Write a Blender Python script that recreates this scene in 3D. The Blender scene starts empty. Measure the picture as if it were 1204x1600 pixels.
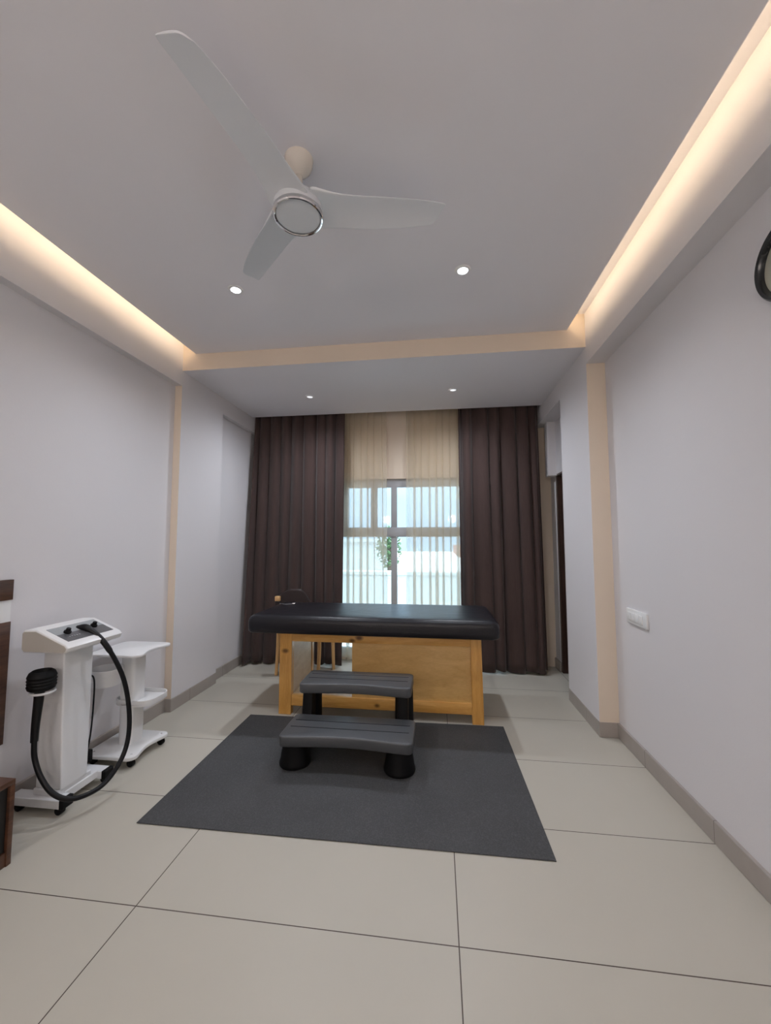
import bpy, bmesh, math, random
from mathutils import Vector, Matrix
random.seed(4)
S = bpy.context.scene
C = S.collection
PI = math.pi

# ------------------------------------------------------------------ materials
def new_mat(name):
    m = bpy.data.materials.new(name); m.use_nodes = True
    nt = m.node_tree; b = nt.nodes['Principled BSDF']
    return m, nt, b
def nd(nt, t, **k):
    n = nt.nodes.new(t)
    for a, v in k.items(): setattr(n, a, v)
    return n
def mat(name, col, rough=0.5, metal=0.0, spec=0.5, noise=0.0, nscale=8.0, bump=0.0, bscale=60.0, emit=None, estr=0.0, coat=0.0):
    m, nt, b = new_mat(name)
    b.inputs['Roughness'].default_value = rough
    b.inputs['Metallic'].default_value = metal
    b.inputs['Specular IOR Level'].default_value = spec
    b.inputs['Coat Weight'].default_value = coat
    tc = nd(nt, 'ShaderNodeTexCoord')
    if noise > 0:
        n = nd(nt, 'ShaderNodeTexNoise'); n.inputs['Scale'].default_value = nscale; n.inputs['Detail'].default_value = 4
        nt.links.new(tc.outputs['Object'], n.inputs['Vector'])
        mx = nd(nt, 'ShaderNodeMix', data_type='RGBA')
        mx.inputs[6].default_value = (*[c * (1 - noise) for c in col], 1)
        mx.inputs[7].default_value = (*[min(1, c * (1 + noise)) for c in col], 1)
        nt.links.new(n.outputs['Fac'], mx.inputs[0]); nt.links.new(mx.outputs[2], b.inputs['Base Color'])
    else:
        b.inputs['Base Color'].default_value = (*col, 1)
    if bump > 0:
        n2 = nd(nt, 'ShaderNodeTexNoise'); n2.inputs['Scale'].default_value = bscale; n2.inputs['Detail'].default_value = 3
        nt.links.new(tc.outputs['Object'], n2.inputs['Vector'])
        bp = nd(nt, 'ShaderNodeBump'); bp.inputs['Strength'].default_value = bump; bp.inputs['Distance'].default_value = 0.01
        nt.links.new(n2.outputs['Fac'], bp.inputs['Height']); nt.links.new(bp.outputs['Normal'], b.inputs['Normal'])
    if emit:
        b.inputs['Emission Color'].default_value = (*emit, 1); b.inputs['Emission Strength'].default_value = estr
    return m
def math_node(nt, op, a, b=None, c=None):
    n = nd(nt, 'ShaderNodeMath', operation=op)
    for i, v in enumerate((a, b, c)):
        if v is None: continue
        if isinstance(v, (int, float)): n.inputs[i].default_value = v
        else: nt.links.new(v, n.inputs[i])
    return n.outputs[0]

def wood_mat(name, c1, c2, axis='X', scale=3.0, rough=0.45, knots=(), stretch=9.0, coat=0.0):
    m, nt, b = new_mat(name)
    b.inputs['Roughness'].default_value = rough; b.inputs['Coat Weight'].default_value = coat
    tc = nd(nt, 'ShaderNodeTexCoord'); mp = nd(nt, 'ShaderNodeMapping')
    sc = {'X': (scale / stretch, scale, scale), 'Y': (scale, scale / stretch, scale), 'Z': (scale, scale, scale / stretch)}[axis]
    mp.inputs['Scale'].default_value = sc
    nt.links.new(tc.outputs['Object'], mp.inputs['Vector'])
    n = nd(nt, 'ShaderNodeTexNoise'); n.inputs['Scale'].default_value = 6; n.inputs['Detail'].default_value = 6; n.inputs['Distortion'].default_value = 0.6
    nt.links.new(mp.outputs[0], n.inputs['Vector'])
    n2 = nd(nt, 'ShaderNodeTexNoise'); n2.inputs['Scale'].default_value = 40; n2.inputs['Detail'].default_value = 3
    nt.links.new(mp.outputs[0], n2.inputs['Vector'])
    s = math_node(nt, 'ADD', math_node(nt, 'MULTIPLY', n.outputs['Fac'], 0.7), math_node(nt, 'MULTIPLY', n2.outputs['Fac'], 0.3))
    cr = nd(nt, 'ShaderNodeValToRGB')
    cr.color_ramp.elements[0].position = 0.36; cr.color_ramp.elements[0].color = (*c1, 1)
    cr.color_ramp.elements[1].position = 0.64; cr.color_ramp.elements[1].color = (*c2, 1)
    nt.links.new(s, cr.inputs[0])
    out = cr.outputs[0]
    for (k, rad) in knots:
        vm = nd(nt, 'ShaderNodeVectorMath', operation='SUBTRACT'); vm.inputs[1].default_value = k
        nt.links.new(tc.outputs['Object'], vm.inputs[0])
        v2 = nd(nt, 'ShaderNodeVectorMath', operation='MULTIPLY'); v2.inputs[1].default_value = (0.65, 1, 1)
        nt.links.new(vm.outputs[0], v2.inputs[0])
        ln = nd(nt, 'ShaderNodeVectorMath', operation='LENGTH'); nt.links.new(v2.outputs[0], ln.inputs[0])
        mr = nd(nt, 'ShaderNodeMapRange'); mr.inputs['From Min'].default_value = rad * 0.4; mr.inputs['From Max'].default_value = rad * 1.2
        mr.inputs['To Min'].default_value = 1; mr.inputs['To Max'].default_value = 0
        nt.links.new(ln.outputs['Value'], mr.inputs['Value'])
        mx = nd(nt, 'ShaderNodeMix', data_type='RGBA'); mx.inputs[7].default_value = (c1[0] * .25, c1[1] * .2, c1[2] * .15, 1)
        nt.links.new(mr.outputs[0], mx.inputs[0]); nt.links.new(out, mx.inputs[6]); out = mx.outputs[2]
    nt.links.new(out, b.inputs['Base Color'])
    return m

M = {}
M['wall'] = mat('wall_paint', (0.72, 0.70, 0.715), 0.6, spec=0.25, bump=0.04, bscale=120)
M['ceil'] = mat('ceiling_paint', (0.81, 0.80, 0.835), 0.7, spec=0.2)
M['base'] = mat('skirting_tile', (0.36, 0.325, 0.295), 0.35, noise=0.06, nscale=14)
M['white_plastic'] = mat('white_plastic', (0.80, 0.80, 0.80), 0.32, noise=0.02, nscale=6)
M['white_metal'] = mat('white_enamel', (0.78, 0.79, 0.81), 0.35, noise=0.02, nscale=5)
M['fan'] = mat('fan_white', (0.70, 0.725, 0.76), 0.3, noise=0.015, nscale=6)
M['fan_cream'] = mat('fan_gloss_cream', (0.74, 0.68, 0.60), 0.15, noise=0.02, nscale=9)
M['chrome'] = mat('chrome', (0.75, 0.75, 0.76), 0.08, 1.0, noise=0.02)
M['black'] = mat('black_rubber', (0.005, 0.005, 0.006), 0.42, spec=0.3, noise=0.15, nscale=20)
M['blackp'] = mat('black_plastic', (0.003, 0.003, 0.0035), 0.55, spec=0.2, noise=0.2, nscale=12)
M['step'] = mat('grey_step_resin', (0.064, 0.068, 0.074), 0.42, noise=0.06, nscale=30, bump=0.1, bscale=200)
M['greige'] = mat('greige_plastic', (0.50, 0.48, 0.44), 0.4, noise=0.03, nscale=10)
M['panel_dark'] = mat('console_dark', (0.10, 0.10, 0.105), 0.3, noise=0.3, nscale=60)
M['panel_grey'] = mat('console_grey', (0.34, 0.36, 0.37), 0.3, noise=0.05, nscale=40)
M['cabinet'] = wood_mat('walnut_laminate', (0.045, 0.018, 0.010), (0.12, 0.052, 0.028), 'Y', 4, 0.35)
M['cabinet_shade'] = mat('cabinet_shade_black', (0.007, 0.005, 0.004), 0.5, noise=0.1)  # near-black: shade of the cabinet opening put into the colour
M['pine'] = wood_mat('pine', (0.56, 0.28, 0.06), (0.72, 0.40, 0.115), 'X', 5, 0.4,
                     knots=(((-0.665, 3.115, 0.578), 0.018), ((-0.61, 3.115, 0.60), 0.022), ((-1.20, 3.115, 0.485), 0.02), ((0.27, 3.115, 0.05), 0.02), ((-0.47, 3.115, 0.10), 0.016)), coat=0.25)
M['pine_leg'] = wood_mat('pine_upright', (0.56, 0.28, 0.06), (0.72, 0.40, 0.115), 'Z', 5, 0.4,
                     knots=(((-1.20, 3.115, 0.485), 0.02),), coat=0.25)
M['ply'] = wood_mat('birch_ply', (0.56, 0.335, 0.105), (0.68, 0.43, 0.165), 'X', 3, 0.35, stretch=3, coat=0.3)
M['ply_pale'] = wood_mat('pale_ply', (0.62, 0.45, 0.28), (0.74, 0.58, 0.40), 'Y', 3, 0.4, stretch=3)
M['beech'] = wood_mat('beech', (0.55, 0.31, 0.12), (0.66, 0.41, 0.19), 'Z', 6, 0.4)
M['brown_seat'] = mat('dark_brown_leatherette', (0.022, 0.011, 0.010), 0.5, noise=0.1, nscale=20)
M['clock_frame'] = mat('clock_black', (0.012, 0.014, 0.016), 0.25, noise=0.1)
M['clock_dial'] = mat('clock_dial', (0.42, 0.42, 0.34), 0.4, noise=0.12, nscale=10)
M['silver'] = mat('silver', (0.7, 0.7, 0.72), 0.25, 0.9, noise=0.03)
M['cord_grey'] = mat('grey_cord', (0.12, 0.12, 0.13), 0.5, noise=0.1)
M['alu'] = mat('window_aluminium', (0.36, 0.37, 0.39), 0.4, noise=0.03)
M['door'] = wood_mat('dark_door_veneer', (0.028, 0.014, 0.010), (0.06, 0.03, 0.021), 'Z', 4, 0.4)
M['render_wall'] = mat('cream_render', (0.52, 0.54, 0.53), 0.8, noise=0.06, nscale=2)
M['terracotta'] = mat('terracotta', (0.42, 0.17, 0.11), 0.8, noise=0.15, nscale=4)
M['leaf'] = mat('foliage', (0.045, 0.10, 0.03), 0.6, noise=0.5, nscale=3)
M['bark'] = mat('bark', (0.09, 0.06, 0.04), 0.8, noise=0.3, nscale=9)
M['ground'] = mat('paved_ground', (0.70, 0.69, 0.66), 0.9, noise=0.1, nscale=1.5)
M['dark_glass'] = mat('far_window_glass', (0.06, 0.08, 0.10), 0.1, noise=0.1)
M['led'] = mat('led_warm', (1, 0.9, 0.7), 0.5, emit=(1.0, 0.77, 0.51), estr=11.5)
M['lens'] = mat('lamp_lens_cool', (1, 1, 1), 0.4, emit=(0.86, 0.9, 1.0), estr=40.0)
M['fill_globe'] = mat('fill_lamp_glow', (1, 1, 1), 0.4, emit=(1.0, .91, .83), estr=80.0)
M['beige_tone'] = mat('warm_beige_tone', (0.74, 0.63, 0.515), 0.6, spec=0.25, bump=0.04, bscale=120)
M['lens_dim'] = mat('lamp_lens_dim', (0.9, 0.9, 0.9), 0.4, emit=(.9, .93, 1.0), estr=1.0)

def floor_mat():
    m, nt, b = new_mat('porcelain_floor')
    tc = nd(nt, 'ShaderNodeTexCoord'); sp = nd(nt, 'ShaderNodeSeparateXYZ'); nt.links.new(tc.outputs['Object'], sp.inputs[0])
    def line(o, off, per, w):
        a = math_node(nt, 'DIVIDE', math_node(nt, 'SUBTRACT', o, off), per)
        f = math_node(nt, 'ABSOLUTE', math_node(nt, 'SUBTRACT', math_node(nt, 'FRACT', math_node(nt, 'ADD', a, 0.5)), 0.5))
        return math_node(nt, 'LESS_THAN', math_node(nt, 'MULTIPLY', f, per), w)
    g = math_node(nt, 'MAXIMUM', line(sp.outputs[0], 0.057, 1.180, 0.0020), line(sp.outputs[1], 1.4595, 0.6075, 0.0020))
    # each tile a hair different in tone
    ix = math_node(nt, 'FLOOR', math_node(nt, 'DIVIDE', math_node(nt, 'SUBTRACT', sp.outputs[0], 0.057), 1.180))
    iy = math_node(nt, 'FLOOR', math_node(nt, 'DIVIDE', math_node(nt, 'SUBTRACT', sp.outputs[1], 1.4595), 0.6075))
    cb = nd(nt, 'ShaderNodeCombineXYZ'); nt.links.new(ix, cb.inputs[0]); nt.links.new(iy, cb.inputs[1])
    wn = nd(nt, 'ShaderNodeTexWhiteNoise', noise_dimensions='3D'); nt.links.new(cb.outputs[0], wn.inputs['Vector'])
    n = nd(nt, 'ShaderNodeTexNoise'); n.inputs['Scale'].default_value = 3; n.inputs['Detail'].default_value = 6
    nt.links.new(tc.outputs['Object'], n.inputs['Vector'])
    t = math_node(nt, 'ADD', math_node(nt, 'MULTIPLY', wn.outputs['Value'], 0.35), math_node(nt, 'MULTIPLY', n.outputs['Fac'], 0.65))
    mx = nd(nt, 'ShaderNodeMix', data_type='RGBA'); mx.inputs[6].default_value = (0.475, 0.450, 0.385, 1); mx.inputs[7].default_value = (0.525, 0.495, 0.430, 1)
    nt.links.new(t, mx.inputs[0])
    m2 = nd(nt, 'ShaderNodeMix', data_type='RGBA'); m2.inputs[7].default_value = (0.07, 0.05, 0.04, 1)
    nt.links.new(g, m2.inputs[0]); nt.links.new(mx.outputs[2], m2.inputs[6]); nt.links.new(m2.outputs[2], b.inputs['Base Color'])
    b.inputs['Roughness'].default_value = 0.42; b.inputs['Specular IOR Level'].default_value = 0.3
    return m
M['floor'] = floor_mat()
def skirting_mat():
    # tile skirting with a fine joint at every floor tile
    m, nt, b = new_mat('skirting_tile')
    tc = nd(nt, 'ShaderNodeTexCoord'); sp = nd(nt, 'ShaderNodeSeparateXYZ'); nt.links.new(tc.outputs['Object'], sp.inputs[0])
    a = math_node(nt, 'DIVIDE', math_node(nt, 'SUBTRACT', sp.outputs[1], 1.4595), 0.6075)
    f = math_node(nt, 'ABSOLUTE', math_node(nt, 'SUBTRACT', math_node(nt, 'FRACT', math_node(nt, 'ADD', a, 0.5)), 0.5))
    g = math_node(nt, 'LESS_THAN', f, 0.0025)
    n = nd(nt, 'ShaderNodeTexNoise'); n.inputs['Scale'].default_value = 14; nt.links.new(tc.outputs['Object'], n.inputs['Vector'])
    mx = nd(nt, 'ShaderNodeMix', data_type='RGBA'); mx.inputs[6].default_value = (0.335, 0.300, 0.270, 1); mx.inputs[7].default_value = (0.385, 0.345, 0.315, 1)
    nt.links.new(n.outputs['Fac'], mx.inputs[0])
    m2 = nd(nt, 'ShaderNodeMix', data_type='RGBA'); m2.inputs[7].default_value = (0.10, 0.08, 0.07, 1)
    nt.links.new(g, m2.inputs[0]); nt.links.new(mx.outputs[2], m2.inputs[6]); nt.links.new(m2.outputs[2], b.inputs['Base Color'])
    b.inputs['Roughness'].default_value = 0.35
    return m
M['base'] = skirting_mat()

def mat_weave():
    m, nt, b = new_mat('grey_mat_rubber')
    tc = nd(nt, 'ShaderNodeTexCoord')
    n = nd(nt, 'ShaderNodeTexNoise'); n.inputs['Scale'].default_value = 260; n.inputs['Detail'].default_value = 2
    nt.links.new(tc.outputs['Object'], n.inputs['Vector'])
    w = nd(nt, 'ShaderNodeTexVoronoi'); w.inputs['Scale'].default_value = 150
    nt.links.new(tc.outputs['Object'], w.inputs['Vector'])
    n3 = nd(nt, 'ShaderNodeTexNoise'); n3.inputs['Scale'].default_value = 4; nt.links.new(tc.outputs['Object'], n3.inputs['Vector'])
    s = math_node(nt, 'ADD', math_node(nt, 'MULTIPLY', w.outputs['Distance'], 0.7), math_node(nt, 'MULTIPLY', n3.outputs['Fac'], 0.4))
    mx = nd(nt, 'ShaderNodeMix', data_type='RGBA'); mx.inputs[6].default_value = (0.040, 0.041, 0.043, 1); mx.inputs[7].default_value = (0.090, 0.092, 0.096, 1)
    nt.links.new(s, mx.inputs[0]); nt.links.new(mx.outputs[2], b.inputs['Base Color'])
    bp = nd(nt, 'ShaderNodeBump'); bp.inputs['Strength'].default_value = 0.4; bp.inputs['Distance'].default_value = 0.002
    nt.links.new(w.outputs['Distance'], bp.inputs['Height']); nt.links.new(bp.outputs[0], b.inputs['Normal'])
    b.inputs['Roughness'].default_value = 0.75; b.inputs['Specular IOR Level'].default_value = 0.25
    return m
M['mat'] = mat_weave()

def leather():
    m, nt, b = new_mat('dark_leatherette')
    tc = nd(nt, 'ShaderNodeTexCoord')
    n = nd(nt, 'ShaderNodeTexNoise'); n.inputs['Scale'].default_value = 5; n.inputs['Detail'].default_value = 5; n.inputs['Distortion'].default_value = 0.8
    nt.links.new(tc.outputs['Object'], n.inputs['Vector'])
    mx = nd(nt, 'ShaderNodeMix', data_type='RGBA'); mx.inputs[6].default_value = (0.006, 0.006, 0.009, 1); mx.inputs[7].default_value = (0.011, 0.010, 0.013, 1)
    nt.links.new(n.outputs['Fac'], mx.inputs[0]); nt.links.new(mx.outputs[2], b.inputs['Base Color'])
    bp = nd(nt, 'ShaderNodeBump'); bp.inputs['Strength'].default_value = 0.25; bp.inputs['Distance'].default_value = 0.02
    nt.links.new(n.outputs['Fac'], bp.inputs['Height']); nt.links.new(bp.outputs[0], b.inputs['Normal'])
    b.inputs['Roughness'].default_value = 0.36; b.inputs['Specular IOR Level'].default_value = 0.32
    return m
M['leather'] = leather()

def cloth(name, c1, c2, rough=0.85):
    m, nt, b = new_mat(name)
    tc = nd(nt, 'ShaderNodeTexCoord'); mp = nd(nt, 'ShaderNodeMapping'); mp.inputs['Scale'].default_value = (1, 1, 0.05)
    nt.links.new(tc.outputs['Object'], mp.inputs['Vector'])
    n = nd(nt, 'ShaderNodeTexNoise'); n.inputs['Scale'].default_value = 150; n.inputs['Detail'].default_value = 2
    nt.links.new(mp.outputs[0], n.inputs['Vector'])
    mx = nd(nt, 'ShaderNodeMix', data_type='RGBA'); mx.inputs[6].default_value = (*c1, 1); mx.inputs[7].default_value = (*c2, 1)
    nt.links.new(n.outputs['Fac'], mx.inputs[0]); nt.links.new(mx.outputs[2], b.inputs['Base Color'])
    b.inputs['Roughness'].default_value = rough; b.inputs['Specular IOR Level'].default_value = 0.2
    b.inputs['Sheen Weight'].default_value = 0.2; b.inputs['Sheen Roughness'].default_value = 0.5
    return m
M['drape'] = cloth('brown_drape', (0.047, 0.029, 0.026), (0.070, 0.044, 0.039))

def sheer():
    m = bpy.data.materials.new('sheer_voile'); m.use_nodes = True; nt = m.node_tree; nt.nodes.clear()
    out = nd(nt, 'ShaderNodeOutputMaterial')
    tc = nd(nt, 'ShaderNodeTexCoord')
    w = nd(nt, 'ShaderNodeTexWave', wave_type='BANDS', bands_direction='X'); w.inputs['Scale'].default_value = 22; w.inputs['Distortion'].default_value = 0.4
    nt.links.new(tc.outputs['Object'], w.inputs['Vector'])
    fac = nd(nt, 'ShaderNodeMapRange'); fac.inputs['To Min'].default_value = 0.42; fac.inputs['To Max'].default_value = 0.62
    nt.links.new(w.outputs['Fac'], fac.inputs['Value'])
    tr = nd(nt, 'ShaderNodeBsdfTransparent')
    tl = nd(nt, 'ShaderNodeBsdfTranslucent'); tl.inputs[0].default_value = (0.78, 0.74, 0.64, 1)
    df = nd(nt, 'ShaderNodeBsdfDiffuse'); df.inputs[0].default_value = (0.84, 0.72, 0.55, 1)
    m1 = nd(nt, 'ShaderNodeMixShader'); m1.inputs[0].default_value = 0.5
    nt.links.new(tl.outputs[0], m1.inputs[1]); nt.links.new(df.outputs[0], m1.inputs[2])
    m2 = nd(nt, 'ShaderNodeMixShader'); nt.links.new(fac.outputs[0], m2.inputs[0])
    nt.links.new(tr.outputs[0], m2.inputs[1]); nt.links.new(m1.outputs[0], m2.inputs[2])
    nt.links.new(m2.outputs[0], out.inputs[0])
    return m
M['sheer'] = sheer()

def glass():
    m = bpy.data.materials.new('pane_glass'); m.use_nodes = True; nt = m.node_tree; nt.nodes.clear()
    out = nd(nt, 'ShaderNodeOutputMaterial'); fr = nd(nt, 'ShaderNodeFresnel'); fr.inputs[0].default_value = 1.45
    tr = nd(nt, 'ShaderNodeBsdfTransparent'); tr.inputs[0].default_value = (0.86, 0.94, 0.97, 1)
    gl = nd(nt, 'ShaderNodeBsdfGlossy'); gl.inputs['Roughness'].default_value = 0.02
    mx = nd(nt, 'ShaderNodeMixShader'); nt.links.new(fr.outputs[0], mx.inputs[0]); nt.links.new(tr.outputs[0], mx.inputs[1]); nt.links.new(gl.outputs[0], mx.inputs[2])
    nt.links.new(mx.outputs[0], out.inputs[0])
    return m
M['glass'] = glass()

# ------------------------------------------------------------------ mesh helpers
def box(bm, x0, x1, y0, y1, z0, z1, bev=0.0, seg=2):
    r = bmesh.ops.create_cube(bm, size=1.0)
    vs = r['verts']
    for v in vs:
        v.co = Vector(((x0 + x1) / 2 + v.co.x * (x1 - x0), (y0 + y1) / 2 + v.co.y * (y1 - y0), (z0 + z1) / 2 + v.co.z * (z1 - z0)))
    if bev > 0:
        es = list({e for v in vs for e in v.link_edges})
        bmesh.ops.bevel(bm, geom=es, offset=bev, segments=seg, affect='EDGES', profile=0.5)
def prism(bm, pts, axis, a0, a1, bev=0.0, seg=2):
    """polygon pts extruded along axis ('X','Y','Z') from a0 to a1"""
    def P(p, a):
        return {'X': (a, p[0], p[1]), 'Y': (p[0], a, p[1]), 'Z': (p[0], p[1], a)}[axis]
    A = [bm.verts.new(P(p, a0)) for p in pts]; B = [bm.verts.new(P(p, a1)) for p in pts]
    fs = [bm.faces.new(A), bm.faces.new(list(reversed(B)))]
    n = len(pts)
    for i in range(n):
        fs.append(bm.faces.new((A[i], B[i], B[(i + 1) % n], A[(i + 1) % n])))
    bmesh.ops.recalc_face_normals(bm, faces=fs)
    if bev > 0:
        es = list({e for f in fs[:2] for e in f.edges})
        bmesh.ops.bevel(bm, geom=es, offset=bev, segments=seg, affect='EDGES', profile=0.5)
def lathe(bm, prof, cx=0, cy=0, seg=40, ex=1.0, ey=1.0):
    rings = []
    for (r, z) in prof:
        if r < 1e-6: rings.append([bm.verts.new((cx, cy, z))])
        else: rings.append([bm.verts.new((cx + r * ex * math.cos(2 * PI * i / seg), cy + r * ey * math.sin(2 * PI * i / seg), z)) for i in range(seg)])
    fs = []
    for a, b in zip(rings[:-1], rings[1:]):
        for i in range(seg):
            j = (i + 1) % seg
            if len(a) == 1 and len(b) == 1: continue
            if len(a) == 1: fs.append(bm.faces.new((a[0], b[j], b[i])))
            elif len(b) == 1: fs.append(bm.faces.new((a[i], a[j], b[0])))
            else: fs.append(bm.faces.new((a[i], a[j], b[j], b[i])))
    bmesh.ops.recalc_face_normals(bm, faces=fs)
def spline(pts, n=8):
    P = [Vector(p) for p in pts]; P = [P[0] * 2 - P[1]] + P + [P[-1] * 2 - P[-2]]
    out = []
    for i in range(1, len(P) - 2):
        for k in range(n):
            t = k / n; a, b, c, d = P[i - 1], P[i], P[i + 1], P[i + 2]
            out.append(0.5 * ((2 * b) + (c - a) * t + (2 * a - 5 * b + 4 * c - d) * t * t + (3 * b - a - 3 * c + d) * t ** 3))
    out.append(P[-2]); return out
def tube(bm, path, rad, seg=12, cap=True):
    path = [Vector(p) for p in path]; rads = rad if isinstance(rad, (list, tuple)) else [rad] * len(path)
    up = Vector((0, 0, 1)); rings = []
    t0 = (path[1] - path[0]).normalized()
    nrm = t0.orthogonal().normalized()
    for i, p in enumerate(path):
        t = (path[min(i + 1, len(path) - 1)] - path[max(i - 1, 0)]).normalized()
        nrm = (nrm - t * nrm.dot(t)).normalized(); bn = t.cross(nrm)
        rings.append([bm.verts.new(p + (nrm * math.cos(2 * PI * k / seg) + bn * math.sin(2 * PI * k / seg)) * rads[i]) for k in range(seg)])
    fs = []
    for a, b in zip(rings[:-1], rings[1:]):
        for k in range(seg): fs.append(bm.faces.new((a[k], a[(k + 1) % seg], b[(k + 1) % seg], b[k])))
    if cap: fs += [bm.faces.new(list(reversed(rings[0]))), bm.faces.new(rings[-1])]
    bmesh.ops.recalc_face_normals(bm, faces=fs)
def obj(name, bm, m, parent=None, smooth=35, mats=None):
    me = bpy.data.meshes.new(name); bm.to_mesh(me); bm.free()
    for mm in (mats or [m]): me.materials.append(mm)
    if smooth:
        for p in me.polygons: p.use_smooth = True
        me.set_sharp_from_angle(angle=math.radians(smooth))
    o = bpy.data.objects.new(name, me); C.objects.link(o)
    if parent is not None:
        o.parent = parent; o.matrix_parent_inverse = Matrix.Translation(parent.location).inverted()
    return o
def B(): return bmesh.new()
def tag(o, label, cat, group=None):
    o['label'] = label; o['category'] = cat
    if group: o['group'] = group
    return o
def thing(name, label, cat, loc=(0, 0, 0), group=None):
    o = bpy.data.objects.new(name, None); C.objects.link(o); o.location = loc; o.empty_display_size = 0.1
    return tag(o, label, cat, group)
def struct(name, bm, m, parent=None, smooth=0):
    o = obj(name, bm, m, parent, smooth); o['kind'] = 'structure'; return o
def bxobj(name, m, parent, *a, bev=0.0, seg=2):
    bm = B(); box(bm, *a, bev=bev, seg=seg); return obj(name, bm, m, parent)
def outline(x0, x1, y0, y1, r, n=6, concave=0.0):
    """rounded rectangle; +x side bowed inwards by concave"""
    pts = []
    for cx, cy, a0 in ((x1 - r, y0 + r, -90), (x1 - r, y1 - r, 0), (x0 + r, y1 - r, 90), (x0 + r, y0 + r, 180)):
        for k in range(n + 1):
            a = math.radians(a0 + 90 * k / n); pts.append((cx + r * math.cos(a), cy + r * math.sin(a)))
        if a0 == -90 and concave:
            for k in range(1, 10):
                t = k / 10; pts.append((x1 - concave * math.sin(PI * t) ** 1.2, y0 + r + (y1 - y0 - 2 * r) * t))
    return pts

# ------------------------------------------------------------------ setting
def beige_tone(o):
    # the beam and pilaster returns facing the room get a warm beige material
    o.data.materials.append(M['beige_tone'])
    for p in o.data.polygons:
        if p.normal.y < -.9 and abs(p.center.y - YB) < .02: p.material_index = 1
XL, XR = -2.109, 1.096          # pilaster / beam faces
NL, NR = -2.170, 1.225          # niche walls
YB, YE, YP, YW = 3.04, 3.69, 4.33, 4.62
ZC, ZS, ZB, ZT = 2.915, 2.775, 2.648, 3.03
YN = -2.2

bm = B(); box(bm, -2.5, 1.7, YN - 0.2, YW + 0.2, -0.06, 0.0); struct('floor', bm, M['floor'])

bm = B()
box(bm, -2.40, NL, YN, YB + .02, 0, ZB + .02)
box(bm, -2.40, XL, YN, YW + .02, ZB, ZT + .02)
box(bm, -2.40, XL, YB, YE, 0, ZB)
box(bm, -2.40, XL, YE, YW + .02, 2.612, ZB)
box(bm, -2.40, -2.165, YE - .01, YW + .02, 0, 2.63)
beige_tone(struct('wall_left', bm, M['wall']))
bm = B()
box(bm, NR, 1.45, YN, YB + .02, 0, ZB + .02)
box(bm, XR, 1.45, YN, YW + .02, ZB, ZT + .02)
box(bm, XR, 1.45, YB, YE, 0, ZB)
box(bm, XR, 1.45, YE, YW + .02, 2.612, ZB)
box(bm, 1.25, 1.45, YE - .01, YW + .02, 2.05, 2.63)          # over the door
box(bm, 1.25, 1.45, 4.44, YW + .02, 0, 2.06)                 # beyond the door
box(bm, 1.165, 1.26, 4.40, 4.50, 2.035, 2.63)               # boxed-in duct above the door
beige_tone(struct('wall_right', bm, M['wall']))
WX0, WX1, WZ0, WZ1 = -1.55, 0.75, 0.06, 2.07
bm = B()
box(bm, -2.40, WX0, YW, YW + .18, 0, ZT + .1); box(bm, WX1, 1.45, YW, YW + .18, 0, ZT + .1)
box(bm, WX0 - .01, WX1 + .01, YW, YW + .18, WZ1, ZT + .1); box(bm, WX0 - .01, WX1 + .01, YW, YW + .18, 0, WZ0)
struct('wall_far', bm, M['beige_tone'])
bm = B(); box(bm, -2.40, 1.45, YN - .15, YN, 0, ZT + .1); struct('wall_near', bm, M['wall'])
bm = B(); box(bm, -1.995, 0.970, YN, YB + .005, ZC, ZC + .022)
struct('ceiling', bm, M['ceil'])
bm = B(); box(bm, -2.40, 1.45, YN - .15, YW + .18, ZT, ZT + .12)
struct('ceiling_slab', bm, M['ceil'])
bm = B(); box(bm, XL - .02, XR + .02, YB, YP, ZS, ZT + .01)
beige_tone(struct('trim_1', bm, M['ceil']))

bh, bt = 0.10, 0.014
bm = B()
box(bm, NL - .01, NL + bt, YN, YB, 0, bh, .003, 1); box(bm, NL, XL + .004, YB - bt * .4, YB + .02, 0, bh, .002, 1)
box(bm, XL - .05, XL + .005, YB - .004, YE + .003, 0, bh, .003, 1)
box(bm, -2.18, -2.165 + bt, YE, YW, 0, bh, .003, 1)
struct('baseboard_left', bm, M['base'])
bm = B()
box(bm, NR - bt, NR + .01, YN, YB, 0, bh, .003, 1); box(bm, XR - .004, NR, YB - bt * .4, YB + .02, 0, bh, .002, 1)
box(bm, XR - .005, XR + .05, YB - .004, YE + .003, 0, bh, .003, 1)
box(bm, 1.25 - bt, 1.27, 4.44, YW, 0, bh, .003, 1)
struct('baseboard_right', bm, M['base'])

# door in the right-hand recess
d = bpy.data.objects.new('door_1', None); C.objects.link(d); d.location = (1.30, 4.07, 0); d['kind'] = 'structure'
bm = B(); box(bm, 1.30, 1.335, YE + .03, 4.40, 0.005, 2.03, .002, 1)
for (z0, z1) in ((0.15, 0.95), (1.08, 1.9)):
    box(bm, 1.293, 1.302, YE + .13, 4.30, z0, z1, .004, 1)
obj('door_leaf', bm, M['door'], d)
bm = B(); box(bm, 1.252, 1.34, 4.40, 4.44, 0, 2.05, .002, 1); box(bm, 1.252, 1.34, YE, YE + .03, 0, 2.05, .002, 1); box(bm, 1.252, 1.34, YE, 4.44, 2.03, 2.05, .002, 1)
obj('door_frame', bm, M['door'], d)
bm = B(); tube(bm, [(1.30, 3.80, 1.0), (1.255, 3.80, 1.0), (1.25, 3.82, 1.0), (1.25, 3.92, 1.0)], .009); obj('door_handle', bm, M['silver'], d)

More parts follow.
